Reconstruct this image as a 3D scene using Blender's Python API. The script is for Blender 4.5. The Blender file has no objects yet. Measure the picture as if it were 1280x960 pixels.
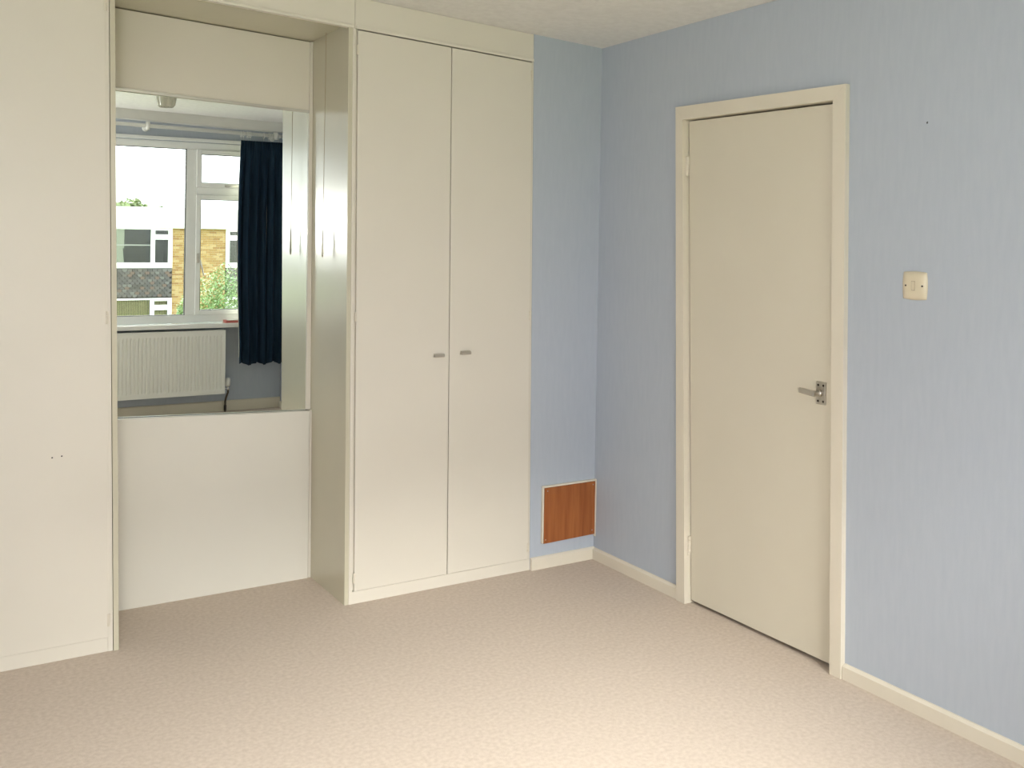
import bpy, bmesh, math, random
from mathutils import Vector, Matrix
random.seed(7)
SC = bpy.context.scene
COL = SC.collection
PI = math.pi

# ------------------------------------------------------------------ camera
D = 3.926            # depth of the room: window wall stands at y = -D
cam_d = bpy.data.cameras.new('camera'); cam = bpy.data.objects.new('camera', cam_d); COL.objects.link(cam)
yaw, pitch, roll = .555, -.002, .0175
fw = Vector((math.sin(yaw)*math.cos(pitch), math.cos(yaw)*math.cos(pitch), math.sin(pitch)))
rt = Vector((math.cos(yaw), -math.sin(yaw), 0)); up = rt.cross(fw)
r2 = rt*math.cos(roll) + up*math.sin(roll); u2 = -rt*math.sin(roll) + up*math.cos(roll)
M = Matrix((r2, u2, -fw)).transposed().to_4x4()
M.translation = (-2.8079, -3.7565, 1.5116)
cam.matrix_world = M
cam_d.sensor_width = 36; cam_d.lens = 36*1247/1280
cam_d.shift_y = -(480-294.46)/1280
cam_d.clip_start = .02; cam_d.clip_end = 300
SC.camera = cam

# ------------------------------------------------------------------ sky, lights, exposure
SC.view_settings.view_transform = 'Standard'; SC.view_settings.look = 'None'
SC.view_settings.gamma = 1; SC.view_settings.use_curve_mapping = False
SC.view_settings.exposure = 0.68
SKY = 3.0
w = bpy.data.worlds.new('overcast'); SC.world = w; w.use_nodes = True
nt = w.node_tree; bg = nt.nodes['Background']; bg.inputs[1].default_value = SKY
tc = nt.nodes.new('ShaderNodeTexCoord'); sx = nt.nodes.new('ShaderNodeSeparateXYZ'); rp = nt.nodes.new('ShaderNodeValToRGB')
mr = nt.nodes.new('ShaderNodeMapRange'); mr.inputs[1].default_value = -1; mr.inputs[2].default_value = 1
nt.links.new(tc.outputs['Generated'], sx.inputs[0]); nt.links.new(sx.outputs[2], mr.inputs[0]); nt.links.new(mr.outputs[0], rp.inputs[0])
nt.links.new(rp.outputs[0], bg.inputs[0])
e = rp.color_ramp.elements
e[0].position = .47; e[0].color = (.22, .24, .18, 1); e[1].position = .51; e[1].color = (.95, .97, 1, 1)
k = e.new(1.0); k.color = (.86, .93, 1, 1)

def portal(name, loc, sxx, szz):
    d = bpy.data.lights.new(name, 'AREA'); d.shape = 'RECTANGLE'; d.size = sxx; d.size_y = szz
    d.cycles.is_portal = True
    o = bpy.data.objects.new(name, d); COL.objects.link(o); o.location = loc
    o.rotation_euler = (PI/2, 0, PI)
    o.rotation_euler = Vector((0, 1, 0)).to_track_quat('-Z', 'Z').to_euler()
portal('daylight_portal', (-1.73, -D-.10, 1.50), 3.3, 1.5)
sd_ = bpy.data.lights.new('hazy_sun', 'SUN'); sd_.energy = 11; sd_.angle = math.radians(38); sd_.color = (1, .98, .95)
so = bpy.data.objects.new('hazy_sun', sd_); COL.objects.link(so)
so.rotation_euler = Vector((.18, 1, -.88)).to_track_quat('-Z', 'Y').to_euler()
FLASH = 52
SC.cycles.sample_clamp_indirect = 40
fd = bpy.data.lights.new('camera_flash', 'POINT'); fd.energy = FLASH; fd.shadow_soft_size = .16; fd.color = (1, .97, .93)
fl = bpy.data.objects.new('camera_flash', fd); COL.objects.link(fl); fl.location = (-3.04, -3.72, 1.56)

# ------------------------------------------------------------------ materials
MATS = {}
def mat(name, col, rough=.5, metal=0, col2=None, scale=8, mscale=(1, 1, 1), bump=0, bscale=200, spec=.5, detail=4,
        bmscale=(1, 1, 1), bdist=.001, lo=.35, hi=.65, coat=0):
    m = bpy.data.materials.new(name); m.use_nodes = True
    n = m.node_tree; b = n.nodes['Principled BSDF']
    b.inputs['Roughness'].default_value = rough; b.inputs['Metallic'].default_value = metal
    b.inputs['Specular IOR Level'].default_value = spec
    b.inputs['Base Color'].default_value = (*col, 1)
    if coat: b.inputs['Coat Weight'].default_value = coat; b.inputs['Coat Roughness'].default_value = .15
    t = n.nodes.new('ShaderNodeTexCoord')
    if col2 is None: col2 = tuple(c*.965 for c in col)
    mp = n.nodes.new('ShaderNodeMapping'); mp.inputs['Scale'].default_value = mscale
    ns = n.nodes.new('ShaderNodeTexNoise'); ns.inputs['Scale'].default_value = scale; ns.inputs['Detail'].default_value = detail
    cr = n.nodes.new('ShaderNodeValToRGB'); cr.color_ramp.elements[0].color = (*col, 1); cr.color_ramp.elements[1].color = (*col2, 1)
    cr.color_ramp.elements[0].position = lo; cr.color_ramp.elements[1].position = hi
    n.links.new(t.outputs['Object'], mp.inputs[0]); n.links.new(mp.outputs[0], ns.inputs[0])
    n.links.new(ns.outputs[0], cr.inputs[0]); n.links.new(cr.outputs[0], b.inputs['Base Color'])
    if bump:
        mp2 = n.nodes.new('ShaderNodeMapping'); mp2.inputs['Scale'].default_value = bmscale
        n2 = n.nodes.new('ShaderNodeTexNoise'); n2.inputs['Scale'].default_value = bscale; n2.inputs['Detail'].default_value = 3
        bp = n.nodes.new('ShaderNodeBump'); bp.inputs['Strength'].default_value = bump; bp.inputs['Distance'].default_value = bdist
        n.links.new(t.outputs['Object'], mp2.inputs[0]); n.links.new(mp2.outputs[0], n2.inputs[0])
        n.links.new(n2.outputs[0], bp.inputs['Height']); n.links.new(bp.outputs[0], b.inputs['Normal'])
    MATS[name] = m
    return m
cream = mat('cream_paint', (.74, .69, .60), .40, col2=(.725, .675, .585), scale=3, bump=.08, bscale=60, bmscale=(1, 1, .2))
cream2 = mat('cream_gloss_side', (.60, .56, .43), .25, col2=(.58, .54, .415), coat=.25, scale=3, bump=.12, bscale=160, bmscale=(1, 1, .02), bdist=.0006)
door_m = mat('cream_door_paint', (.70, .645, .53), .42, col2=(.685, .63, .515), scale=2.5, bump=.08, bscale=50, bmscale=(1, 1, .2))
trimm = mat('cream_trim_gloss', (.75, .685, .57), .35, scale=5)
beam_m = mat('off_white_beam', (.76, .745, .69), .6)
white_panel = mat('pale_cream_panel', (.75, .715, .635), .45, scale=2)
blue = mat('blue_wallpaper', (.455, .498, .567), .8, col2=(.482, .521, .587), scale=60, mscale=(1, 1, .16), detail=8, lo=.3, hi=.7,
           bump=.25, bscale=320, bmscale=(1, 1, .3), bdist=.0012, spec=.25)
ceil_m = mat('stippled_white_ceiling', (.79, .77, .735), .9, col2=(.84, .82, .785), scale=30, bump=.8, bscale=75, bdist=.005, spec=.2)
carpet = mat('beige_carpet', (.585, .485, .40), .95, col2=(.675, .575, .485), scale=70, detail=10, lo=.32, hi=.68, bump=.7, bscale=480, bdist=.004, spec=.1)
metal = mat('satin_aluminium', (.62, .59, .54), .32, 1)
chrome = mat('chrome', (.75, .75, .75), .15, 1)
darkm = mat('dark_recess', (.035, .025, .02), .7)
wood = mat('orange_brown_veneer', (.27, .075, .018), .38, col2=(.40, .135, .035), scale=7, mscale=(9, 9, .55), detail=9, lo=.3, hi=.7)
upvc = mat('white_upvc', (.86, .86, .84), .3)
sill_m = mat('white_gloss_sill', (.82, .81, .78), .3)
rad_m = mat('radiator_enamel', (.84, .83, .78), .35)
navy = mat('navy_velvet', (.008, .021, .040), .9, col2=(.013, .030, .052), scale=12, mscale=(3, 3, .4), spec=.15, bump=.3, bscale=300)
lining_m = mat('cream_lining', (.75, .72, .62), .9)
plastic = mat('cream_plastic', (.72, .63, .47), .3)
wplastic = mat('white_plastic', (.80, .79, .74), .3)
cordm = mat('aged_cord', (.42, .33, .22), .8)
pullm = mat('pale_pull', (.72, .68, .58), .4)
brass = mat('brass', (.72, .52, .22), .25, 1)
copper = mat('tarnished_pipe', (.10, .075, .05), .5, .4)
redm = mat('red_cover', (.50, .13, .11), .5)
paper = mat('white_paper', (.85, .84, .80), .7)
concrete = mat('grey_render', (.4, .4, .38), .9)
fascia_m = mat('white_fascia', (.88, .88, .86), .5)
grass = mat('lawn', (.13, .20, .06), .95, col2=(.20, .26, .09), scale=3)
leaf1 = mat('shrub_leaf', (.10, .21, .055), .55, col2=(.24, .33, .11), scale=5)
leaf2 = mat('tree_leaf', (.16, .22, .09), .6, col2=(.26, .30, .12), scale=3)
bark = mat('bark', (.16, .12, .08), .9)
mortar = mat('mortar', (.50, .42, .28), .9)
inside = mat('dark_room', (.07, .08, .055), .9)
blind_m = mat('vertical_blind', (.62, .55, .33), .7, col2=(.52, .45, .26))
net_m = mat('pale_curtain', (.62, .65, .55), .8)

def island(name, cols, rough=.8):
    m = bpy.data.materials.new(name); m.use_nodes = True; n = m.node_tree; b = n.nodes['Principled BSDF']
    b.inputs['Roughness'].default_value = rough; b.inputs['Specular IOR Level'].default_value = .2
    g = n.nodes.new('ShaderNodeNewGeometry'); cr = n.nodes.new('ShaderNodeValToRGB'); cr.color_ramp.interpolation = 'CONSTANT'
    el = cr.color_ramp.elements
    el[0].position = 0; el[0].color = (*cols[0], 1); el[1].position = 1/len(cols); el[1].color = (*cols[1], 1)
    for i in range(2, len(cols)):
        q = el.new(i/len(cols)); q.color = (*cols[i], 1)
    n.links.new(g.outputs['Random Per Island'], cr.inputs[0]); n.links.new(cr.outputs[0], b.inputs['Base Color'])
    return m
tile_m = island('clay_tiles', [(.085, .075, .07), (.10, .09, .085), (.125, .11, .10), (.09, .082, .08), (.15, .105, .085), (.11, .10, .095), (.105, .095, .09), (.15, .14, .13)])
brick_m = island('yellow_bricks', [(.37, .24, .095), (.41, .27, .115), (.34, .21, .08), (.44, .31, .15), (.36, .22, .09), (.30, .17, .07)])

def glass_mat(name, tint=(1, 1, 1), refl=.06, rough=.0):
    m = bpy.data.materials.new(name); m.use_nodes = True; n = m.node_tree; n.nodes.clear()
    o = n.nodes.new('ShaderNodeOutputMaterial'); t = n.nodes.new('ShaderNodeBsdfTransparent'); t.inputs[0].default_value = (*tint, 1)
    g = n.nodes.new('ShaderNodeBsdfGlossy'); g.inputs['Roughness'].default_value = rough
    f = n.nodes.new('ShaderNodeFresnel'); f.inputs[0].default_value = 1.45
    mx = n.nodes.new('ShaderNodeMixShader')
    n.links.new(f.outputs[0], mx.inputs[0]); n.links.new(t.outputs[0], mx.inputs[1]); n.links.new(g.outputs[0], mx.inputs[2])
    n.links.new(mx.outputs[0], o.inputs[0]); return m
glass = glass_mat('window_glass', (.97, .98, .97))
glass2 = glass_mat('far_glass', (.88, .885, .86))
m = bpy.data.materials.new('mirror_silver'); m.use_nodes = True
b = m.node_tree.nodes['Principled BSDF']; b.inputs['Metallic'].default_value = 1; b.inputs['Roughness'].default_value = 0
b.inputs['Base Color'].default_value = (.88, .94, .91, 1); silver = m
m = bpy.data.materials.new('lamp_glass'); m.use_nodes = True
b = m.node_tree.nodes['Principled BSDF']; b.inputs['Transmission Weight'].default_value = .55; b.inputs['Roughness'].default_value = .12
b.inputs['Base Color'].default_value = (.93, .90, .80, 1); b.inputs['IOR'].default_value = 1.45; lampg = m

# ------------------------------------------------------------------ mesh helpers
class MB:
    def __init__(s): s.bm = bmesh.new()
    def hexa(s, v, bev=0):
        """v: 8 corners, first four one face, last four the opposite one"""
        b = bmesh.new()
        vs = [b.verts.new(p) for p in v]
        for f in ((0, 1, 2, 3), (7, 6, 5, 4), (0, 4, 5, 1), (1, 5, 6, 2), (2, 6, 7, 3), (3, 7, 4, 0)): b.faces.new([vs[i] for i in f])
        bmesh.ops.recalc_face_normals(b, faces=b.faces)
        if bev: bmesh.ops.bevel(b, geom=list(b.edges), offset=bev, segments=2, profile=.5, affect='EDGES')
        s.add(b); return s
    def add(s, b):
        me = bpy.data.meshes.new('t'); b.to_mesh(me); s.bm.from_mesh(me); bpy.data.meshes.remove(me); b.free()
    def box(s, x0, x1, y0, y1, z0, z1, bev=0):
        return s.hexa([(x0, y0, z0), (x1, y0, z0), (x1, y0, z1), (x0, y0, z1), (x0, y1, z0), (x1, y1, z0), (x1, y1, z1), (x0, y1, z1)], bev)
    def fy(s, q, y0, y1, bev=0):   # quad of (x,z) between two y
        return s.hexa([(x, y0, z) for x, z in q] + [(x, y1, z) for x, z in q], bev)
    def fx(s, q, x0, x1, bev=0):   # quad of (y,z) between two x
        return s.hexa([(x0, y, z) for y, z in q] + [(x1, y, z) for y, z in q], bev)
    def tube(s, pts, r, n=12, cap=True):
        b = bmesh.new(); rings = []
        pts = [Vector(p) for p in pts]; rr = r if isinstance(r, (list, tuple)) else [r]*len(pts)
        for i, p in enumerate(pts):
            t = (pts[min(i+1, len(pts)-1)] - pts[max(i-1, 0)]).normalized()
            a = t.orthogonal().normalized() if i == 0 else (a - a.dot(t)*t).normalized()
            c = t.cross(a)
            rings.append([b.verts.new(p + rr[i]*(a*math.cos(2*PI*k/n) + c*math.sin(2*PI*k/n))) for k in range(n)])
        for i in range(len(rings)-1):
            for k in range(n): b.faces.new((rings[i][k], rings[i][(k+1) % n], rings[i+1][(k+1) % n], rings[i+1][k]))
        if cap: b.faces.new(rings[0][::-1]); b.faces.new(rings[-1])
        bmesh.ops.recalc_face_normals(b, faces=b.faces)
        s.add(b); return s
    def extr(s, poly, vec, bev=0):   # closed polygon of 3d points swept along vec
        b = bmesh.new(); vec = Vector(vec)
        v0 = [b.verts.new(p) for p in poly]; v1 = [b.verts.new(Vector(p)+vec) for p in poly]; n = len(poly)
        b.faces.new(v0); b.faces.new(v1[::-1])
        for i in range(n): b.faces.new((v0[i], v0[(i+1) % n], v1[(i+1) % n], v1[i]))
        bmesh.ops.recalc_face_normals(b, faces=b.faces)
        if bev: bmesh.ops.bevel(b, geom=list(b.edges), offset=bev, segments=2, profile=.5, affect='EDGES')
        s.add(b); return s
    def lathe(s, prof, c, n=32, flute=0, nf=12):
        b = bmesh.new(); rings = []
        for r, z in prof:
            rings.append([b.verts.new((c[0]+(r+flute*(r > .02)*abs(math.sin(nf*PI*k/n)))*math.cos(2*PI*k/n), c[1]+(r+flute*(r > .02)*abs(math.sin(nf*PI*k/n)))*math.sin(2*PI*k/n), c[2]+z)) for k in range(n)])
        for i in range(len(rings)-1):
            for k in range(n): b.faces.new((rings[i][k], rings[i][(k+1) % n], rings[i+1][(k+1) % n], rings[i+1][k]))
        b.faces.new(rings[0]); b.faces.new(rings[-1])
        bmesh.ops.recalc_face_normals(b, faces=b.faces); s.add(b); return s
    def build(s, name, m, parent=None, smooth=False):
        me = bpy.data.meshes.new(name); s.bm.to_mesh(me); s.bm.free()
        if smooth: me.shade_smooth()
        me.materials.append(m)
        o = bpy.data.objects.new(name, me); COL.objects.link(o)
        if parent:
            o.parent = parent; base = parent
            inv = Vector((0, 0, 0))
            while base: inv += base.location; base = base.parent
            me.transform(Matrix.Translation(-inv))
        return o
def tag(o, label, cat, group=None):
    o['label'] = label; o['category'] = cat
    if group: o['group'] = group
    return o
def thing(name, loc, label, cat, group=None):
    o = bpy.data.objects.new(name, None); COL.objects.link(o); o.location = loc; o.empty_display_size = .1
    return tag(o, label, cat, group)
def struct(o, label=None):
    o['kind'] = 'structure'
    if label: o['label'] = label
    return o

# ------------------------------------------------------------------ the setting
XL = -3.62; AD = .409       # left wall, alcove depth
def cz(x, y):               # the ceiling follows a slightly sloping roof
    t = -y/D
    return (1-t)*(2.385-.055*x) + t*(2.468-.018*x)
struct(MB().box(XL-.1, .25, -D-.12, .75, -.12, 0).build('floor', carpet), 'beige cut-pile carpet')
bm = MB(); b = bmesh.new(); NX, NY = 12, 14
g = [[b.verts.new((XL-.1+(.22-XL+.1)*i/NX, -D-.12+(D+.12+.75)*j/NY, cz(XL-.1+(.32-XL)*i/NX, -D-.12+(D+.87)*j/NY))) for j in range(NY+1)] for i in range(NX+1)]
for i in range(NX):
    for j in range(NY): b.faces.new((g[i][j], g[i][j+1], g[i+1][j+1], g[i+1][j]))
bmesh.ops.recalc_face_normals(b, faces=b.faces)
ex = bmesh.ops.extrude_face_region(b, geom=list(b.faces))
bmesh.ops.translate(b, verts=[v for v in ex['geom'] if isinstance(v, bmesh.types.BMVert)], vec=(0, 0, .12))
bmesh.ops.recalc_face_normals(b, faces=b.faces); bm.add(b)
struct(bm.build('ceiling', ceil_m), 'white stippled ceiling')

# back wall: the blue boxed-out piece beside the wardrobe plus the wall behind the cupboards
XR = lambda z: -.3547-.0111*z
bm = MB().fy([(XR(0)+.0005, 0), (.12, 0), (.12, 2.42), (XR(2.42)+.0005, 2.42)], 0, .60)
struct(bm.build('wall_back', blue), 'pale blue wallpapered wall beside the wardrobe')
struct(MB().box(XL-.1, .12, .60, .70, 0, 2.56).build('wall_rear', blue))
struct(MB().box(XL-.1, XL, -D, .60, 0, 2.5).build('wall_left', blue))

# right wall with the door opening
DY0, DY1 = -.655, -1.412      # hinge side, lock side of the leaf near the floor
q = lambda y, z: (y, z)
hin = lambda z: -.664+.0330*z   # hinge edge leans slightly
loc_ = lambda z: -1.402+.0150*z
bm = MB()
bm.fx([(.60, 0), (hin(0)+.02, 0), (hin(2.03)+.02, 2.03), (.60, 2.03)], 0, .12)
bm.fx([(loc_(0)-.02, 0), (-D, 0), (-D, 2.03), (loc_(2.03)-.02, 2.03)], 0, .12)
bm.fx([(.60, 2.03), (-D, 2.03), (-D, 2.44), (.60, 2.385)], 0, .12)
struct(bm.build('wall_right', blue), 'pale blue wallpapered wall around the door')
struct(MB().box(.20, .25, -2.2, .2, 0, 2.44).box(.12, .20, -2.2, -1.6, 0, 2.4).box(.12, .20, 0, .2, 0, 2.4).build('wall_landing', darkm))

# window wall with its opening
WX0, WX1, WZ0, WZ1 = -3.36, -.10, .752, 2.265
bm = MB().box(XL-.1, .12, -D-.2, -D, 0, WZ0-.03).box(XL-.1, .12, -D-.2, -D, WZ1, 2.5)
bm.box(XL-.1, WX0, -D-.2, -D, WZ0-.03, WZ1).box(WX1, .12, -D-.2, -D, WZ0-.03, WZ1)
struct(bm.build('wall_front', blue), 'pale blue window wall seen in the mirror')
BZ = lambda x: 2.385-.022*x
struct(MB().hexa([(XL, -D, BZ(XL)), (0, -D, BZ(0)), (0, -D, cz(0, -D)), (XL, -D, cz(XL, -D)),
                  (XL, -D+.10, BZ(XL)), (0, -D+.10, BZ(0)), (0, -D+.10, cz(0, -D+.10)), (XL, -D+.10, cz(XL, -D+.10))]).build('trim_1', beam_m), 'cream boxed beam above the window')

# skirtings
def skirt_x(name, x0, x1, y, s, h):   # along x; s: direction it stands proud
    return struct(MB().extr([(x0, y, 0), (x0, y+s*.016, 0), (x0, y+s*.016, h-.008), (x0, y+s*.008, h), (x0, y, h)], (x1-x0, 0, 0)).build(name, trimm))
def skirt_y(name, y0, y1, x, s, h, z=0):
    return struct(MB().extr([(x, y0, 0), (x+s*.016, y0, 0), (x+s*.016, y0, h-.008), (x+s*.008, y0, h), (x, y0, h)], (0, y1-y0, 0)).build(name, trimm))
skirt_x('baseboard_back', XR(0)+.001, 0, 0, -1, .054)
skirt_y('baseboard_right', -.016, -.605, 0, -1, .052)
skirt_y('baseboard_right', -1.458, -D+.016, 0, -1, .052)
skirt_x('baseboard_front', XL, 0, -D, 1, .088)

# ------------------------------------------------------------------ door
fr = MB()
co = lambda z: -.608+.0290*z      # casing outer, hinge side
cl = lambda z: -1.455+.0115*z     # casing outer, lock side
T = 2.055
fr.fx([(co(0), 0), (hin(0)+.005, 0), (hin(1.998)+.005, 1.998), (co(T), T)], -.022, 0, .0008)
fr.fx([(loc_(0)-.004, 0), (cl(0), 0), (cl(T), T-.006), (loc_(1.998)-.004, 1.998)], -.022, 0, .0008)
fr.fx([(hin(1.998)+.005, 1.998), (loc_(1.998)-.004, 1.998), (cl(T), T-.006), (co(T), T)], -.022, 0, .0008)
# lining of the opening
fr.fx([(hin(0)+.005, 0), (hin(0)+.02, 0), (hin(2.03)+.02, 2.03), (hin(1.998)+.005, 1.998)], 0, .12)
fr.fx([(loc_(0)-.004, 0), (loc_(0)-.02, 0), (loc_(2.03)-.02, 2.03), (loc_(1.998)-.004, 1.998)], 0, .12)
fr.fx([(hin(1.998)+.005, 1.998), (loc_(1.998)-.004, 1.998), (loc_(2.03)-.02, 2.03), (hin(2.03)+.02, 2.03)], 0, .12)
# stop bead
fr.fx([(loc_(0)-.003, 0), (loc_(0)+.015, 0), (loc_(1.997)+.015, 1.997), (loc_(1.997)-.003, 1.997)], .06, .075)
fr.fx([(hin(1.98)+.004, 1.98), (loc_(1.98)-.003, 1.98), (loc_(1.997)-.003, 1.997), (hin(1.997)+.004, 1.997)], .06, .075)
struct(fr.build('trim_2', trimm), 'cream door casing')
d_o = struct(MB().fx([(hin(.014)-.001, .014), (loc_(.016)+.001, .018), (loc_(1.99)+.001, 1.990), (hin(1.99)-.001, 1.993)], .010, .050, .0015).build('door_1', door_m), 'flush cream door with a lever handle')
def hinge_y(z0, z1):
    bm = MB(); zc = (z0+z1)/2; y = hin(zc)
    n = 5
    for i in range(n):
        a = z0+(z1-z0)*i/n; c = z0+(z1-z0)*(i+1)/n
        bm.tube([(.002, y+.002, a+.0008), (.002, y+.002, c-.0008)], .0065, 10)
    bm.box(.004, .0095, y-.002, y+.004, z0, z1)
    return bm.build('hinge', trimm, d_o)
hinge_y(1.765, 1.845); hinge_y(.197, .275)
# lever on its plate
pl = MB().fx([(-1.302, .922), (-1.345, .922), (-1.345, 1.003), (-1.302, 1.003)], .004, .010, .002).build('backplate', metal, d_o)
for y in (-1.3125, -1.3355):
    for z in (.934, .991): MB().tube([(.0045, y, z), (.0030, y, z)], .0042, 10).build('screw', darkm, pl)
MB().tube([(.004, -1.320, .962), (-.006, -1.320, .962)], [.013, .011], 20).build('rose', metal, pl, True)
lv = MB().tube([(0, -1.320, .962), (-.020, -1.320, .962), (-.031, -1.319, .962)], [.0098, .0098, .0085], 18)
lv.hexa([(-.018, -1.322, .951), (-.018, -1.322, .973), (-.034, -1.322, .972), (-.034, -1.322, .952),
         (-.020, -1.250, .957), (-.020, -1.250, .976), (-.030, -1.250, .976), (-.030, -1.250, .957)], .003)
lv.build('lever', metal, pl)

# ------------------------------------------------------------------ front plane of the cupboards
XP = lambda z: -1.2428-.0102*z      # inner edge of the alcove, right
XD = lambda z: -1.2018-.0110*z      # left edge of the right pair of doors
XV = lambda z: -.7765-.0094*z       # joint between the doors
XE = lambda z: -.3655-.0111*z
XA = lambda z: -2.1025-.0216*z      # alcove, left
HZ = lambda x: 2.262-.052*x         # underside of the header boards
ZB = .052
def strip(f0, f1, z0, z1, y0, y1, bev=.001):  # z0,z1 may be functions of x
    a, b_, c, d_ = f0, f1, z0, z1
    Z0 = z0 if callable(z0) else (lambda x: z0); Z1 = z1 if callable(z1) else (lambda x: z1)
    def pt(f, Z):
        z = 1.2
        for _ in range(6): z = Z(f(z))
        return (f(z), z)
    return MB().fy([pt(f0, Z0), pt(f1, Z0), pt(f1, Z1), pt(f0, Z1)], y0, y1, bev)
CE = lambda x: cz(x, 0)-.001
# right wardrobe
wr = thing('fitted_wardrobe', (-.8, .2, 0), 'cream two-door fitted wardrobe between the mirror alcove and the blue wall', 'wardrobe')
off = lambda f, dx: (lambda z: f(z)+dx)
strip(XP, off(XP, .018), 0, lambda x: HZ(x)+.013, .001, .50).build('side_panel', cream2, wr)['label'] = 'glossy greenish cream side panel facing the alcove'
strip(off(XP, .018), off(XD, -.0085), 0, HZ, -.001, .03).build('stile', cream, wr)
strip(off(XD, -.0085), off(XD, .004), ZB, HZ, .010, .05).build('rebate', cream, wr)
strip(off(XE, .0025), off(XR, -.0005), 0, HZ, 0, .60).build('stile', cream, wr)
strip(off(XD, -.0085), off(XE, .003), 0, ZB-.002, 0, .018, .0008).build('plinth', cream, wr)
strip(off(XD, -.012), off(XR, -.0008), off(HZ, 0), CE, 0, .02, .0008).build('header_board', cream, wr)
strip(off(XD, -.0085), off(XR, -.001), HZ, lambda x: HZ(x)+.014, -.005, 0, .002).build('bead', cream, wr)
strip(off(XP, .018), off(XR, -.001), ZB-.02, ZB-.004, .02, .58).build('base_board', darkm, wr)
MB().box(-1.225, -.37, .58, .595, .02, 2.28).build('back_board', darkm, wr)
def wdoor(f0, f1, par, hx, sgn, hz, knob=None):
    d = strip(f0, f1, ZB, lambda x: HZ(x)-.005, -.003, .016, .0012).build('door', cream, par)
    for a, c in hz:
        z = (a+c)/2; x = hx(z)
        bm = MB()
        for i in range(3):
            p = a+(c-a)*i/3; q_ = a+(c-a)*(i+1)/3
            bm.tube([(x, -.004, p+.0006), (x, -.004, q_-.0006)], .0045, 8)
        bm.box(min(x, x+sgn*.006), max(x, x+sgn*.006), -.0045, -.0028, a, c)
        bm.build('hinge', trimm, d)
    if knob:
        x0, x1, z = knob
        prof = []
        for i in range(9):
            t = PI*(-.15 + .95*i/8)
            prof.append((x0, -.007-.014*math.sin(t)-.004, z+.008*math.cos(t)))
        outer = prof; inner = [(x0, -.0035+(p[1]+.0035)*.72, z+(p[2]-z)*.72) for p in prof][::-1]
        kb = MB().extr(outer+inner, (x1-x0, 0, 0))
        kb.box(x0, x1, -.008, -.003, z-.008, z+.002)
        kb.build('handle', metal, d)
    return d
wdoor(off(XD, 0), off(XV, -.0018), wr, off(XD, -.003), 1, ((2.222, 2.262), (1.146, 1.184), (.085, .127)), (-.8606, -.8166, .990))
wdoor(off(XV, .0018), off(XE, 0), wr, off(XE, -.0005), -1, ((2.198, 2.243), (1.125, 1.168), (.085, .125)), (-.7334, -.6890, .996))

# left wardrobe
wl = thing('fitted_wardrobe', (-2.75, .2, 0), 'cream fitted wardrobe left of the mirror alcove, cut off by the frame edge', 'wardrobe')
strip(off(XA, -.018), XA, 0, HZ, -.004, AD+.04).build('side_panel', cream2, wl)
strip(off(XA, -.0365), off(XA, -.0195), 0, CE, 0, .03).build('stile', cream, wl)
strip(lambda z: XL+.001, off(XA, -.0365), 0, ZB-.002, .002, .018, .0008).build('plinth', cream, wl)
strip(lambda z: XL+.001, off(XA, -.0185), lambda x: HZ(x)+.001, CE, .001, .02, .0008).build('header_board', cream, wl)
DR = lambda z: -2.1370-.0205*z
wdoor(lambda z: -2.560, DR, wl, off(DR, .001), -1, ((2.272, 2.315), (1.166, 1.212), (.092, .135)))
wdoor(lambda z: -2.985, lambda z: -2.563, wl, lambda z: -2.984, 1, ((2.27, 2.31), (1.166, 1.212), (.092, .135)), (-2.62, -2.576, .99))
d3 = wdoor(lambda z: XL+.004, lambda z: -2.988, wl, lambda z: XL+.006, 1, ((2.27, 2.31), (1.166, 1.212), (.092, .135)), (-3.06, -3.016, .99))
dd = [o for o in wl.children if o.name.startswith('door')][0]
for x, z in ((-2.3319, .7103), (-2.3014, .7127)):
    MB().tube([(x, -.0034, z), (x, -.0026, z)], .0028, 8).build('screw_hole', darkm, dd)
MB().box(XL+.002, -2.13, .58, .595, .02, 2.3).build('back_board', darkm, wl)

# alcove between them
al = thing('alcove_unit', (-1.68, .2, 0), 'cream panelled alcove between the two wardrobes around the mirror', 'alcove')
strip(off(XA, -.018), off(XD, -.013), HZ, CE, .0, .02, .0008).build('header_board', cream, al)
strip(off(XA, -.0), off(XP, .016), HZ, lambda x: HZ(x)+.012, -.005, 0, .002).build('bead', cream, al)
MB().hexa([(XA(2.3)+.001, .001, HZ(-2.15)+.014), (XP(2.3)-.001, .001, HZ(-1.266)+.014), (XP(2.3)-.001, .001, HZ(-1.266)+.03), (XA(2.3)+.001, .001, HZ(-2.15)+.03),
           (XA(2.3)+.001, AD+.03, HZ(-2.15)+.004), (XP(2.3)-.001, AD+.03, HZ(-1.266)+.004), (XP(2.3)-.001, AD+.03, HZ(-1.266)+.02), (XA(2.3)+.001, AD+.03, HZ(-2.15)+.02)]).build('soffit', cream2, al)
BX = lambda z: -1.2695-.0040*z      # left side of the corner batten
MT = lambda x: 2.0325-.0345*(x+1.2778)
MBt = lambda x: .7278-.036*(x+1.2545)
strip(off(XA, .0005), BX, MT, lambda x: HZ(x)+.001, AD-.002, AD+.02, .0008).build('upper_panel', cream, al)
strip(off(XA, .0005), off(BX, .0105), 0, lambda x: MBt(x)-.002, AD-.032, AD+.0, .0015).build('lower_panel', white_panel, al)['label'] = 'paler lower panel under the mirror'
strip(off(BX, .0125), off(XP, -.0005), 0, lambda x: .73, AD-.028, AD+.0, .0008).build('batten', cream, al)
strip(BX, off(XP, -.0005), .7305, lambda x: HZ(x)+.001, AD-.012, AD+.02, .001).build('batten', cream, al)
strip(off(XA, 0), off(XP, -.0005), 0, HZ, AD+.028, AD+.045).build('back_board', darkm, al)

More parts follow.
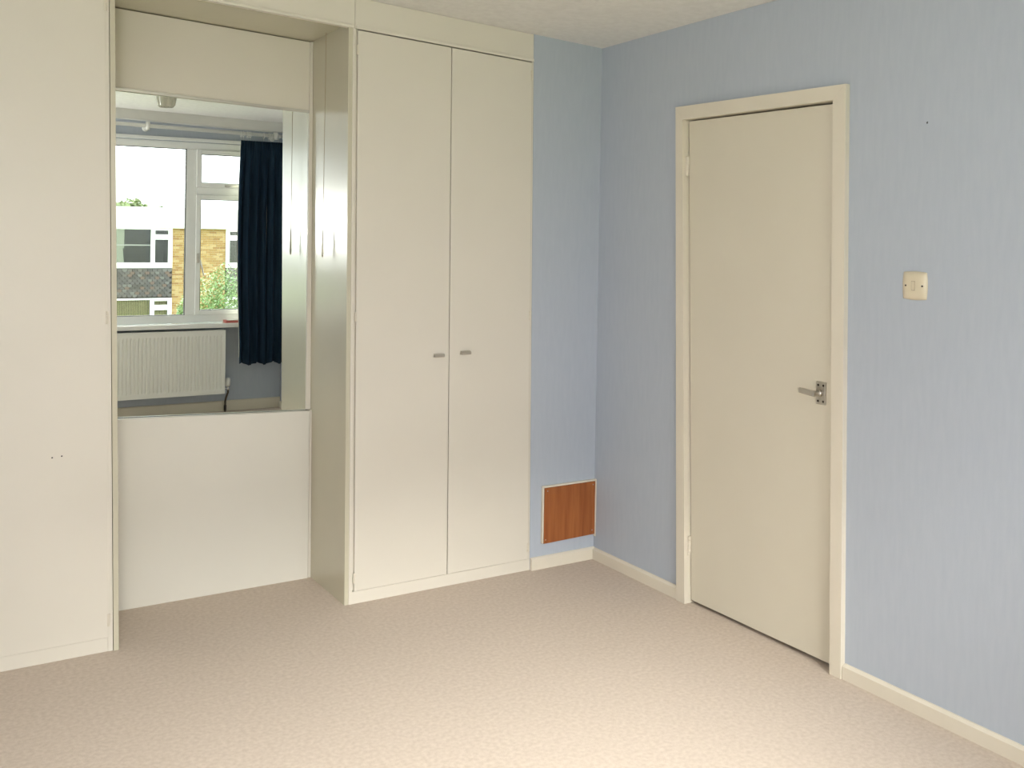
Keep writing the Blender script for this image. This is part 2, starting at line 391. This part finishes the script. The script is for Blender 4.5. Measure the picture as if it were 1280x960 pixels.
# the mirror: turned and tipped a hair, as it was screwed on
mi = thing('wall_mirror', (-1.67, AD, 1.39), 'large frameless mirror filling the back of the alcove, reflecting the window', 'mirror')
n_ = Vector((-.009, -1, .004)).normalized(); P0 = Vector((-1.66, AD, 1.39))
def mp_(x, z, back=0):
    y = P0.y + (n_.x*(x-P0.x)+n_.z*(z-P0.z))/(-n_.y)
    return (x, y+back, z)
qs = []
for f, Z in ((off(XA, .001), MBt), (off(BX, -.0005), MBt), (off(BX, -.0005), lambda x: MT(x)-.006), (off(XA, .001), lambda x: MT(x)-.006)):
    z = 1.2
    for _ in range(6): z = Z(f(z))
    qs.append((f(z), z))
MB().hexa([mp_(x, z) for x, z in qs] + [mp_(x, z, .005) for x, z in qs]).build('mirror_glass', silver, mi)
strip(off(XA, .001), off(BX, -.0005), lambda x: MT(x)-.012, lambda x: MT(x)+.0, AD-.008, AD-.0025, .0008).build('edge_trim', metal, mi)

# light pull cord
xc, yc = -1.283, .203
pc = thing('pull_cord', (xc, yc, 1.4), 'thin light pull cord hanging from the alcove top by the side panel', 'pull cord')
zt = HZ(xc)+.008
MB().tube([(xc, yc, 1.508), (xc, yc+.0005, 1.9), (xc, yc, zt)], .0011, 8).build('cord', cordm, pc)
MB().tube([(xc, yc, 1.515), (xc, yc, 1.50), (xc, yc, 1.43), (xc, yc, 1.412), (xc, yc, 1.408)], [.0016, .0030, .0042, .0046, .003], 12).build('pull', pullm, pc, True)
MB().tube([(xc, yc, 1.408), (xc, yc, 1.400)], [.0024, .0018], 8).build('knot', cordm, pc)

# ------------------------------------------------------------------ wooden access panel
ap = thing('access_panel', (-.15, -.005, .11), 'orange-brown wooden access panel low on the blue wall in the corner', 'access panel')
MB().fy([(-.290, .111), (-.006, .116), (-.006, .362), (-.290, .362)], -.014, -.001, .001).build('board', wood, ap)
MB().box(-.2995, -.291, -.013, -.0005, .113, .3715, .001).build('edge_strip', trimm, ap)
MB().box(-.2905, -.005, -.013, -.0005, .363, .3715, .001).build('edge_strip', trimm, ap)
MB().box(-.0055, -.0005, -.017, -.0005, .105, .3715, .001).build('edge_strip', trimm, ap)
for x, z in ((-.273, .348), (-.018, .348), (-.280, .128), (-.020, .136)):
    MB().tube([(x, -.0135, z), (x, -.0155, z)], [.0035, .0022], 10).build('screw', chrome, ap)

# light switch
ls = thing('light_switch', (0, -1.708, 1.366), 'square cream light switch on the blue wall right of the door', 'switch')
b = bmesh.new(); N = 14; vg = []
for i in range(N+1):
    row = []
    for j in range(N+1):
        a, c = 2*i/N-1, 2*j/N-1
        s_ = .0465
        yy = a*s_*(1-.07*c*c); zz = c*s_*(1-.07*a*a)
        h = .0085*(1-a**6)*(1-c**6)+.0035*(1-a*a)*(1-c*c) + .001
        row.append(b.verts.new((-h, -1.705+yy, 1.366+zz)))
    vg.append(row)
for i in range(N):
    for j in range(N): b.faces.new((vg[i][j], vg[i+1][j], vg[i+1][j+1], vg[i][j+1]))
ed = [e_ for e_ in b.edges if e_.is_boundary]
r_ = bmesh.ops.extrude_edge_only(b, edges=ed)
for v in r_['geom']:
    if isinstance(v, bmesh.types.BMVert): v.co.x = 0
bmesh.ops.recalc_face_normals(b, faces=b.faces)
bm = MB(); bm.add(b); bm.build('faceplate', plastic, ls, True)
rk = MB().box(-.0155, -.010, -1.7115, -1.7015, 1.352, 1.380, .0015)
rk.build('rocker', plastic, ls)
MB().box(-.0134, -.0118, -1.7130, -1.7000, 1.3505, 1.3815).build('rocker_gap', cordm, ls)
for y in (-1.678, -1.7385): MB().tube([(-.0095, y, 1.366), (-.0122, y, 1.366)], .0030, 10).build('screw', darkm, ls)
tag(MB().tube([(.001, -1.7396, 1.892), (-.006, -1.7416, 1.8895), (-.009, -1.7445, 1.887)], .0018, 8).build('nail', darkm), 'tiny dark nail in the blue wall up above the light switch', 'nail')

# ------------------------------------------------------------------ the window behind the camera, seen in the mirror
FY0, FY1 = -D-.075, -D-.015
w1 = struct(MB().box(WX0+.001, WX0+.06, FY0, FY1, WZ0, WZ1-.001, .004).box(WX1-.06, WX1-.001, FY0, FY1, WZ0, WZ1-.001, .004)
            .box(WX0+.06, WX1-.06, FY0, FY1, 2.205, WZ1-.001, .004).box(WX0+.06, WX1-.06, FY0, FY1, WZ0, WZ0+.068, .004)
            .box(-.815, -.735, FY0, FY1, WZ0+.068, 2.205, .004).box(-2.725, -2.645, FY0, FY1, WZ0+.068, 2.205, .004).build('window_1', upvc), 'white plastic-framed window, reflected in the mirror')
def casement(x0, x1, z0, z1, hf=.038, proud=.012):
    s = MB()
    s.box(x0, x0+hf, FY0+.005, FY1+proud, z0, z1, .004).box(x1-hf, x1, FY0+.005, FY1+proud, z0, z1, .004)
    s.box(x0+hf, x1-hf, FY0+.005, FY1+proud, z0, z0+hf, .004).box(x0+hf, x1-hf, FY0+.005, FY1+proud, z1-hf, z1, .004)
    o = s.build('casement', upvc, w1)
    MB().box(x0+hf, x1-hf, FY0+.026, FY0+.030, z0+hf, z1-hf).build('pane', glass, o)
    k_ = MB()
    for a in (x0+hf, x1-hf-.003): k_.box(a, a+.003, FY0+.02, FY1+proud-.002, z0+hf, z1-hf)
    k_.box(x0+hf, x1-hf, FY0+.02, FY1+proud-.002, z0+hf, z0+hf+.003); k_.box(x0+hf, x1-hf, FY0+.02, FY1+proud-.002, z1-hf-.003, z1-hf)
    k_.build('gasket', darkm, o)
    return o
for x0, x1 in ((-.735, WX1-.06), (WX0+.06, -2.725)):
    MB().box(x0, x1, FY0, FY1, 1.825, 1.89, .004).build('transom', upvc, w1)
    c_ = casement(x0, x1, WZ0+.068, 1.825)
    v_ = casement(x0, x1, 1.89, 2.205)
    xm = (x0+x1)/2
    # vent stay and casement handle
    MB().box(xm-.055, xm+.055, FY1+.012, FY1+.022, 1.900, 1.915, .002).box(xm-.05, xm-.02, FY1+.02, FY1+.03, 1.896, 1.912, .002).build('handle', metal, v_)
    hx_ = x0+.02 if x0 > -1 else x1-.02
    hb = MB().box(hx_-.011, hx_+.011, FY1+.011, FY1+.024, 1.255, 1.335, .003)
    hb.tube([(hx_, FY1+.024, 1.285), (hx_, FY1+.045, 1.285), (hx_+.012, FY1+.048, 1.27), (hx_+.035, FY1+.048, 1.17), (hx_+.04, FY1+.046, 1.15)], [.007, .007, .007, .006, .005], 10)
    hb.build('handle', metal, c_)
MB().box(-2.645, -.815, FY0+.026, FY0+.030, WZ0+.068, 2.205).build('pane', glass, w1)
MB().box(-.819, -.8152, FY0+.02, FY1-.002, WZ0+.068, 2.205).box(-2.645, -.815, FY0+.02, FY1-.002, 2.201, 2.205).box(-2.645, -.815, FY0+.02, FY1-.002, WZ0+.068, WZ0+.072).build('gasket', darkm, w1)
MB().box(WX0-.03, WX1+.035, FY1, -D+.105, WZ0-.038, WZ0-.0005, .006).build('window_sill', sill_m, w1)
MB().box(WX0-.002, WX1+.002, -D, -D+.012, WZ1+.001, WZ1+.03, .003).build('head_trim', upvc, w1)

# book on the sill
bk = thing('book', (-.42, -D+.05, WZ0), 'red-edged book lying on the window sill beside the curtain, seen in the mirror', 'book')
MB().box(-.505, -.27, -D+.002, -D+.098, WZ0, WZ0+.003, .0008).box(-.505, -.27, -D+.002, -D+.098, WZ0+.018, WZ0+.021, .0008).box(-.273, -.27, -D+.002, -D+.098, WZ0+.003, WZ0+.018).build('cover', redm, bk)
MB().box(-.500, -.274, -D+.006, -D+.094, WZ0+.003, WZ0+.018).build('pages', redm, bk)['label'] = 'red-tinted page edges'
MB().box(-.482, -.272, -D+.004, -D+.097, WZ0+.021, WZ0+.025).build('leaflet', paper, bk)

# curtain pole with rings
PY, PZ = -D+.10, 2.348
po = thing('curtain_pole', (-1.6, PY, PZ), 'white curtain pole across the window wall, seen in the mirror', 'curtain pole')
pzf = lambda x: PZ-.015*(x+.1)
MB().tube([(-.045, PY, pzf(-.045)), (XL+.05, PY, pzf(XL))], .0155, 16).build('pole', wplastic, po, True)
MB().tube([(-.045, PY, pzf(0)), (-.035, PY, pzf(0)), (-.022, PY, pzf(0)), (-.012, PY, pzf(0))], [.017, .026, .026, .008], 16).build('finial', wplastic, po, True)
for x in (-1.153, -2.2, -.10):
    bm = MB(); c = Vector((x, PY, pzf(x)))
    bm.tube([c+Vector((0, -.10+.001, -.012)), c+Vector((0, -.09, -.012))], [.026, .024], 18)
    bm.tube([c+Vector((0, -.09, -.012)), c+Vector((0, -.02, -.014))], .010, 12)
    for a in range(0, 1): bm.tube([c+Vector((-.014, 0, 0)), c+Vector((.014, 0, 0))], .034, 20)
    bm.build('bracket', wplastic, po, True)
def torus(c, R_, r, n=20, k=8):
    b = bmesh.new(); rings = []
    for i in range(n):
        a = 2*PI*i/n
        rings.append([b.verts.new((c[0]+r*math.sin(2*PI*j/k), c[1]+(R_+r*math.cos(2*PI*j/k))*math.cos(a), c[2]+(R_+r*math.cos(2*PI*j/k))*math.sin(a))) for j in range(k)])
    for i in range(n):
        for j in range(k): b.faces.new((rings[i][j], rings[i][(j+1) % k], rings[(i+1) % n][(j+1) % k], rings[(i+1) % n][j]))
    bmesh.ops.recalc_face_normals(b, faces=b.faces)
    return b
ringx = [-.398, -.378, -.345, -.332, -.318, -.203, -.160, -.148, -.133, -.12, -.075]
for x in ringx:
    bm = MB(); bm.add(torus((x, PY, pzf(x)-.006), .0235, .0032)); bm.tube([(x, PY, pzf(x)-.030), (x, PY, pzf(x)-.048)], .002, 6)
    bm.build('ring', wplastic, po, True)

# curtain
def cloth(x0, x1, z0, z1, yb, folds, amp, seed, flare=0):
    b = bmesh.new(); NU, NV = 150, 40; g = []
    rnd = random.Random(seed); ph = [rnd.uniform(-.5, .5) for _ in range(40)]
    for i in range(NU+1):
        u = i/NU; row = []
        for j in range(NV+1):
            v = j/NV                                   # 0 top, 1 bottom
            z = z1+(z0-z1)*v
            A = amp*(.45+.55*min(1, v*3)); f = folds*u*2*PI + .5*math.sin(5*u+v*1.3)+.3*math.sin(11*u+2*v)
            y = yb+A*math.sin(f)+.25*A*math.sin(2.3*f+v*2)
            if v < .07: y = yb + .006*math.sin(folds*3*u*2*PI)
            x = x0+(x1-x0)*u + .006*math.sin(2*f)*v - flare*(1-u)*math.sin(PI*min(1, v*1.1))
            z += (.012*math.sin(f*.5) if j == NV else 0)
            row.append(b.verts.new((x, y, z)))
        g.append(row)
    for i in range(NU):
        for j in range(NV): b.faces.new((g[i][j], g[i][j+1], g[i+1][j+1], g[i+1][j]))
    bmesh.ops.recalc_face_normals(b, faces=b.faces)
    m_ = MB(); m_.add(b); return m_
cu = thing('curtain', (-.22, PY+.03, .4), 'navy blue full curtain drawn to the right end of the window, seen in the mirror', 'curtain')
o = cloth(-.408, -.022, .405, 2.290, PY+.045, 6, .024, 3, .022).build('drape', navy, cu, True)
sd = o.modifiers.new('thick', 'SOLIDIFY'); sd.thickness = .003
o = cloth(-.404, -.035, .455, pzf(-.2)-.06, PY+.018, 5, .004, 5, .022).build('lining', lining_m, cu, True)
o['label'] = 'cream lining behind the navy drape'

# radiator
rd = thing('radiator', (-1.3, -D+.06, .16), 'white ribbed panel radiator under the window, seen in the mirror', 'radiator')
RX0, RX1, RZ0, RZ1 = -2.10, -.506, .162, .690
n_f = 52; px = []; ins = .022
W_ = (RX1-RX0-2*ins)/n_f
prof = [(RX0, 0)]
prof.append((RX0+ins, 0))
for i in range(n_f):
    x = RX0+ins+i*W_
    prof += [(x+W_*.30, 0), (x+W_*.42, -.006), (x+W_*.62, -.006), (x+W_*.74, 0)]
prof.append((RX1, 0))
b = bmesh.new(); yf = -D+.115
zs = [RZ0, RZ0+.035, RZ0+.05, RZ1-.05, RZ1-.035, RZ1]
g = [[b.verts.new((x, yf+(dy if 2 <= k <= 3 else 0), z)) for k, z in enumerate(zs)] for x, dy in prof]
for i in range(len(prof)-1):
    for j in range(5): b.faces.new((g[i][j], g[i+1][j], g[i+1][j+1], g[i][j+1]))
bmesh.ops.recalc_face_normals(b, faces=b.faces)
bm = MB(); bm.add(b)
bm.build('front_panel', rad_m, rd)
MB().box(RX0+.002, RX1-.002, yf-.012, yf-.008, RZ0+.001, RZ1-.001).box(RX0, RX1, -D+.045, -D+.055, RZ0, RZ1, .003).build('back_panel', rad_m, rd)
gr = MB().box(RX0, RX0+.004, -D+.050, yf+.001, RZ0, RZ1, .001).box(RX1-.004, RX1, -D+.050, yf+.001, RZ0, RZ1, .001)
gr.box(RX0, RX1, yf-.012, yf+.002, RZ1-.002, RZ1+.006, .002).box(RX0, RX1, -D+.045, -D+.060, RZ1-.002, RZ1+.006, .002)
for i in range(60):
    x = RX0+.02+i*(RX1-RX0-.04)/59; gr.box(x-.004, x+.004, -D+.058, yf-.01, RZ1-.001, RZ1+.002)
gr.build('top_grille', rad_m, rd)
for x in (-1.9, -.75): MB().box(x-.02, x+.02, -D+.0005, -D+.046, .25, .6).build('wall_bracket', rad_m, rd)
vl = MB().tube([(RX1, -D+.075, .20), (RX1+.03, -D+.075, .20)], .009, 12).tube([(RX1+.036, -D+.075, .185), (RX1+.036, -D+.075, .222)], .012, 14).build('valve', chrome, rd, True)
MB().tube([(RX1+.032, -D+.078, .218), (RX1+.032, -D+.079, .226), (RX1+.032, -D+.080, .255), (RX1+.032, -D+.081, .282), (RX1+.032, -D+.081, .290)], [.015, .021, .0235, .021, .013], 18).build('thermostat_head', wplastic, vl, True)
MB().tube([(RX1+.036, -D+.075, .187), (RX1+.036, -D+.075, .165), (RX1+.030, -D+.068, .145), (RX1+.026, -D+.055, .12), (RX1+.022, -D+.045, .09), (RX1+.022, -D+.045, .0)], .0085, 10).build('pipe', copper, vl, True)
MB().tube([(RX1+.022, -D+.045, .012), (RX1+.022, -D+.045, .055)], .011, 10).build('pipe_sleeve', darkm, vl, True)

# ceiling lamp
lx, ly = -1.385, -2.0; lz = cz(lx, ly)
cl_ = thing('ceiling_light', (lx, ly, lz), 'small fluted glass ceiling light with brass fitting, seen at the mirror top', 'ceiling light')
MB().lathe([(.001, -.0002), (.05, -.0002), (.052, -.012), (.03, -.03), (.018, -.05), (.001, -.052)], (lx, ly, lz)).build('brass_base', brass, cl_, True)
MB().lathe([(.018, -.045), (.046, -.050), (.056, -.075), (.055, -.125), (.048, -.165), (.036, -.180), (.032, -.180), (.044, -.160), (.050, -.125), (.051, -.078), (.042, -.056), (.018, -.05)], (lx, ly, lz), 96, .009, 7).build('glass_shade', lampg, cl_, True)
MB().lathe([(.001, -.05), (.014, -.055), (.016, -.08), (.024, -.11), (.018, -.135), (.001, -.14)], (lx, ly, lz)).build('bulb', wplastic, cl_, True)

# ------------------------------------------------------------------ outside, seen through the window in the mirror
struct(MB().box(-30, 40, -80, -D-.35, -3.2, -3.0).build('ground', grass), 'lawn outside')
HY = -30.0
ho = thing('terraced_house', (4.6, HY-2, -3.0), 'two-storey flat-roofed brick and tile-hung house across the lawn, seen through the window', 'house')
def hb(name, m_, *bx, parent=ho):
    s = MB()
    for q_ in bx: s.box(*q_)
    return s.build(name, m_, parent)
XS = -1.5; XE2 = 12.0
hb('roof', concrete, (XS, XE2, HY-8, HY-.05, 2.30, 2.42))
hb('fascia', fascia_m, (XS-.1, XE2+.1, HY-.05, HY+.12, 1.735, 2.42))
hb('rear_shell', concrete, (XS, XE2, HY-8, HY-7.8, -3, 2.3), (XS, XS+.2, HY-7.8, HY-.3, -3, 2.3), (XE2-.2, XE2, HY-7.8, HY-.3, -3, 2.3))
def unit(xa, xb, flip):
    """one bay: window over tile-hanging over window; xa..xb, small lights at the right (or left) end"""
    mp = (lambda x: x) if not flip else (lambda x: xa+xb-x)
    def bx(a, b_, *r): 
        a, b_ = mp(a), mp(b_); return (min(a, b_), max(a, b_), *r)
    x1 = xb; sm0, sm1 = xb-.56, xb-.13    # small pane
    for (zt, zb, st, sb, lt) in ((1.735, .40, 1.655, 1.521, 1.36), (-.60, -2.05, -.695, -.828, -1.00)):
        wn = MB()
        for q_ in (bx(xa, xb, HY-.06, HY+.05, zb, zb+.18), bx(xa, xb, HY-.06, HY+.05, zt-.055, zt), bx(xa, xa+.06, HY-.06, HY+.05, zb+.18, zt-.055), bx(xb-.13, xb, HY-.06, HY+.05, zb+.18, zt-.055),
                   bx(sm0-.13, sm0, HY-.06, HY+.05, zb+.18, zt-.055), bx(sm0, sm1, HY-.06, HY+.05, sb-.17, sb), bx(sm0, sm1, HY-.06, HY+.05, st, zt-.055)): wn.box(*q_)
        o = wn.build('window', fascia_m, ho)
        hb('pane', glass2, bx(xa+.06, sm0-.13, HY-.02, HY-.015, zb+.18, zt-.055), parent=o)
        hb('pane', glass2, bx(sm0, sm1, HY-.02, HY-.015, zb+.18, sb-.17), parent=o)
        hb('pane', glass2, bx(sm0, sm1, HY-.02, HY-.015, sb, st), parent=o)
        hb('room', inside, bx(xa, xb, HY-1.3, HY-1.25, zb, zt), bx(xa, xb, HY-1.25, HY-.06, zb-.02, zb+.02), bx(xa, xb, HY-1.25, HY-.06, zt-.02, zt+.02), bx(xa-.02, xa, HY-1.25, HY-.1, zb, zt), bx(xb-.02, xb, HY-1.25, HY-.1, zb, zt), parent=o)
        if zt < 0:
            s = MB(); nb = int((sm1-xa-.06)/.055)
            for i in range(nb):
                a = xa+.07+i*.055; q_ = bx(a, a+.042, HY-.13, HY-.12, zb+.1, zt-.06); s.box(*q_)
            bl = s.build('slatted_blind', blind_m, o); bl['kind'] = 'stuff'
            hb('blind_backing', darkm, bx(xa+.06, sm1, HY-.18, HY-.17, zb+.1, zt-.06), parent=o)
        else:
            a = MB().fy([(mp(sm0-1.25), zb+.18), (mp(sm0-1.05), zb+.18), (mp(sm0-1.18), zb+.8), (mp(sm0-.98), zt-.06)] if False else [(mp(xb-1.74), zb+.15), (mp(xb-1.50), zb+.15), (mp(xb-1.60), zt-.05), (mp(xb-1.80), zt-.05)], HY-.16, HY-.13)
            a.build('pale_curtain', net_m, o)
            hb('pale_curtain', net_m, bx(xb-1.66, xb-1.50, HY-.15, HY-.12, 1.05, zt-.05), parent=o)
            hb('glazing_bar', fascia_m, bx(xa+.06, sm0-.13, HY-.045, HY-.03, 1.14, 1.175), parent=o)
    # scalloped tiles
    s = MB(); tb = bmesh.new(); w_ = .158; rows = 11; step = (.36+.56)/rows
    for r in range(rows):
        zb = -.555+r*step
        n = int((xb-xa)/w_)+1
        for i in range(n):
            xc_ = xa+(i+(.5 if r % 2 else 0))*w_+w_*.5
            if xc_+w_*.5 > xb+.03: continue
            pts = [(-.47, .5), (-.47, -.05), (-.33, -.33), (0, -.5), (.33, -.33), (.47, -.05), (.47, .5)]
            hgt = step*1.25; yo = HY+.035
            f = [tb.verts.new((mp(xc_)+a*w_, yo+.014-(c+.5)*.016, zb+hgt*.4+c*hgt)) for a, c in pts]
            bk_ = [tb.verts.new((mp(xc_)+a*w_, yo+.002-(c+.5)*.016, zb+hgt*.4+c*hgt)) for a, c in pts]
            tb.faces.new(f)
            for q_ in range(7): tb.faces.new((f[q_], f[(q_+1) % 7], bk_[(q_+1) % 7], bk_[q_]))
    bmesh.ops.recalc_face_normals(tb, faces=tb.faces); s.add(tb)
    o = s.build('tile_hanging', tile_m, ho); o['kind'] = 'stuff'; o['label'] = 'dark scalloped clay tiles between the windows'
    hb('bay_wall', darkm, bx(xa, xb, HY-.06, HY+.02, -.60, .40), bx(xa, xb, HY-.06, HY+.02, -3, -2.05))
unit(1.60, 4.60, False); unit(6.38, 9.38, True)
def bricks(xa, xb, z0, z1):
    hb('brick_backing', mortar, (xa, xb, HY-.3, HY+.0, z0, z1))
    t = bmesh.new(); r = 0; z = z0
    def put(a, c, z, y):
        v = [t.verts.new(p) for p in ((a, y, z), (c, y, z), (c, y, z+.065), (a, y, z+.065), (a, HY, z), (c, HY, z), (c, HY, z+.065), (a, HY, z+.065))]
        for f in ((0, 1, 2, 3), (0, 4, 5, 1), (1, 5, 6, 2), (2, 6, 7, 3), (3, 7, 4, 0)): t.faces.new([v[i] for i in f])
    while z < z1-.06:
        x = xa - (.1125 if r % 2 else 0)
        while x < xb:
            a = max(x, xa)+.002; c = min(x+.215, xb)
            if c-a > .03: put(a, c, z, HY+.010+random.uniform(0, .003))
            x += .225
        z += .075; r += 1
    bmesh.ops.recalc_face_normals(t, faces=t.faces)
    s = MB(); s.add(t); o = s.build('brickwork', brick_m, ho); o['kind'] = 'stuff'; o['label'] = 'yellow stock brick wall'
bricks(4.605, 6.375, -3, 1.735); bricks(XS, 1.595, -3, 1.735); bricks(9.385, XE2, -3, 1.735)

# shrubs and trees
def foliage(name, par, blobs, n, size, m_, seed):
    rnd = random.Random(seed); t = bmesh.new()
    vol = [b_[3]*b_[4]*b_[5] for b_ in blobs]; tot = sum(vol)
    for b_, vv in zip(blobs, vol):
        for _ in range(int(n*vv/tot)):
            while True:
                p = Vector((rnd.uniform(-1, 1), rnd.uniform(-1, 1), rnd.uniform(-1, 1)))
                if .35 < p.length < 1: break
            p *= (1+.12*math.sin(p.x*9)*math.cos(p.z*8+p.y*5))
            c = Vector((b_[0]+p.x*b_[3], b_[1]+p.y*b_[4], b_[2]+p.z*b_[5]))
            nrm = (p.normalized()+Vector((rnd.uniform(-1, 1), rnd.uniform(-1, 1), rnd.uniform(-.3, 1)))).normalized()
            a = nrm.orthogonal().normalized(); a.rotate(Matrix.Rotation(rnd.uniform(0, 6.28), 3, nrm)); d_ = nrm.cross(a)
            s_ = size*rnd.uniform(.6, 1.3)
            vs = [t.verts.new(c+q_) for q_ in (a*s_, d_*s_*.42+nrm*s_*.1, -a*s_, -d_*s_*.42+nrm*s_*.1)]
            t.faces.new(vs)
    s = MB(); s.add(t); o = s.build(name, m_, par); o['kind'] = 'stuff'; return o
def plant(name, x, y, label, cat, blobs, n, size, m_, seed, trunk_r, group=None):
    t = thing(name, (x, y, -3.0), label, cat, group)
    foliage('foliage', t, blobs, n, size, m_, seed)
    s = MB(); rnd = random.Random(seed); s.tube([(x, y, -3.0), (x+.05, y, -2.2), (x, y+.05, blobs[0][2])], [trunk_r, trunk_r*.8, trunk_r*.4], 8)
    for b_ in blobs: s.tube([(x, y, -2.4), ((x+b_[0])/2, (y+b_[1])/2, (b_[2]-2.3)/2+.1), (b_[0], b_[1], b_[2])], [trunk_r*.6, trunk_r*.4, trunk_r*.15], 6)
    s.build('stem', bark, t)
plant('garden_shrub', 3.55, -20, 'bright green bushy shrub in front of the brick wall, seen through the window', 'shrub',
      [(3.35, -20, -.35, .62, .5, .95), (3.85, -20.2, -.2, .6, .5, 1.05), (3.05, -19.9, -1.1, .55, .5, .9), (4.3, -20, -.6, .6, .5, 1.1), (3.4, -20, -1.9, .95, .6, .9)], 16000, .035, leaf1, 4, .06)
plant('tall_shrub', 2.72, -19, 'light leafy shrub left of the bushy one with loose sprays, seen through the window', 'shrub',
      [(2.72, -19, .02, .17, .2, .42), (2.60, -19, -.35, .22, .25, .42), (2.62, -19, -1.2, .4, .35, .7)], 9000, .035, leaf1, 9, .03)
plant('background_tree', 6.6, -47, 'green treetop just showing above the flat roof, seen through the window', 'tree',
      [(6.2, -47, 1.75, 1.5, 1.4, 1.45), (7.5, -47, 1.6, 1.1, 1.3, 1.25), (4.6, -47, 1.7, 1.3, 1.3, 1.3)], 20000, .16, leaf2, 5, .25)
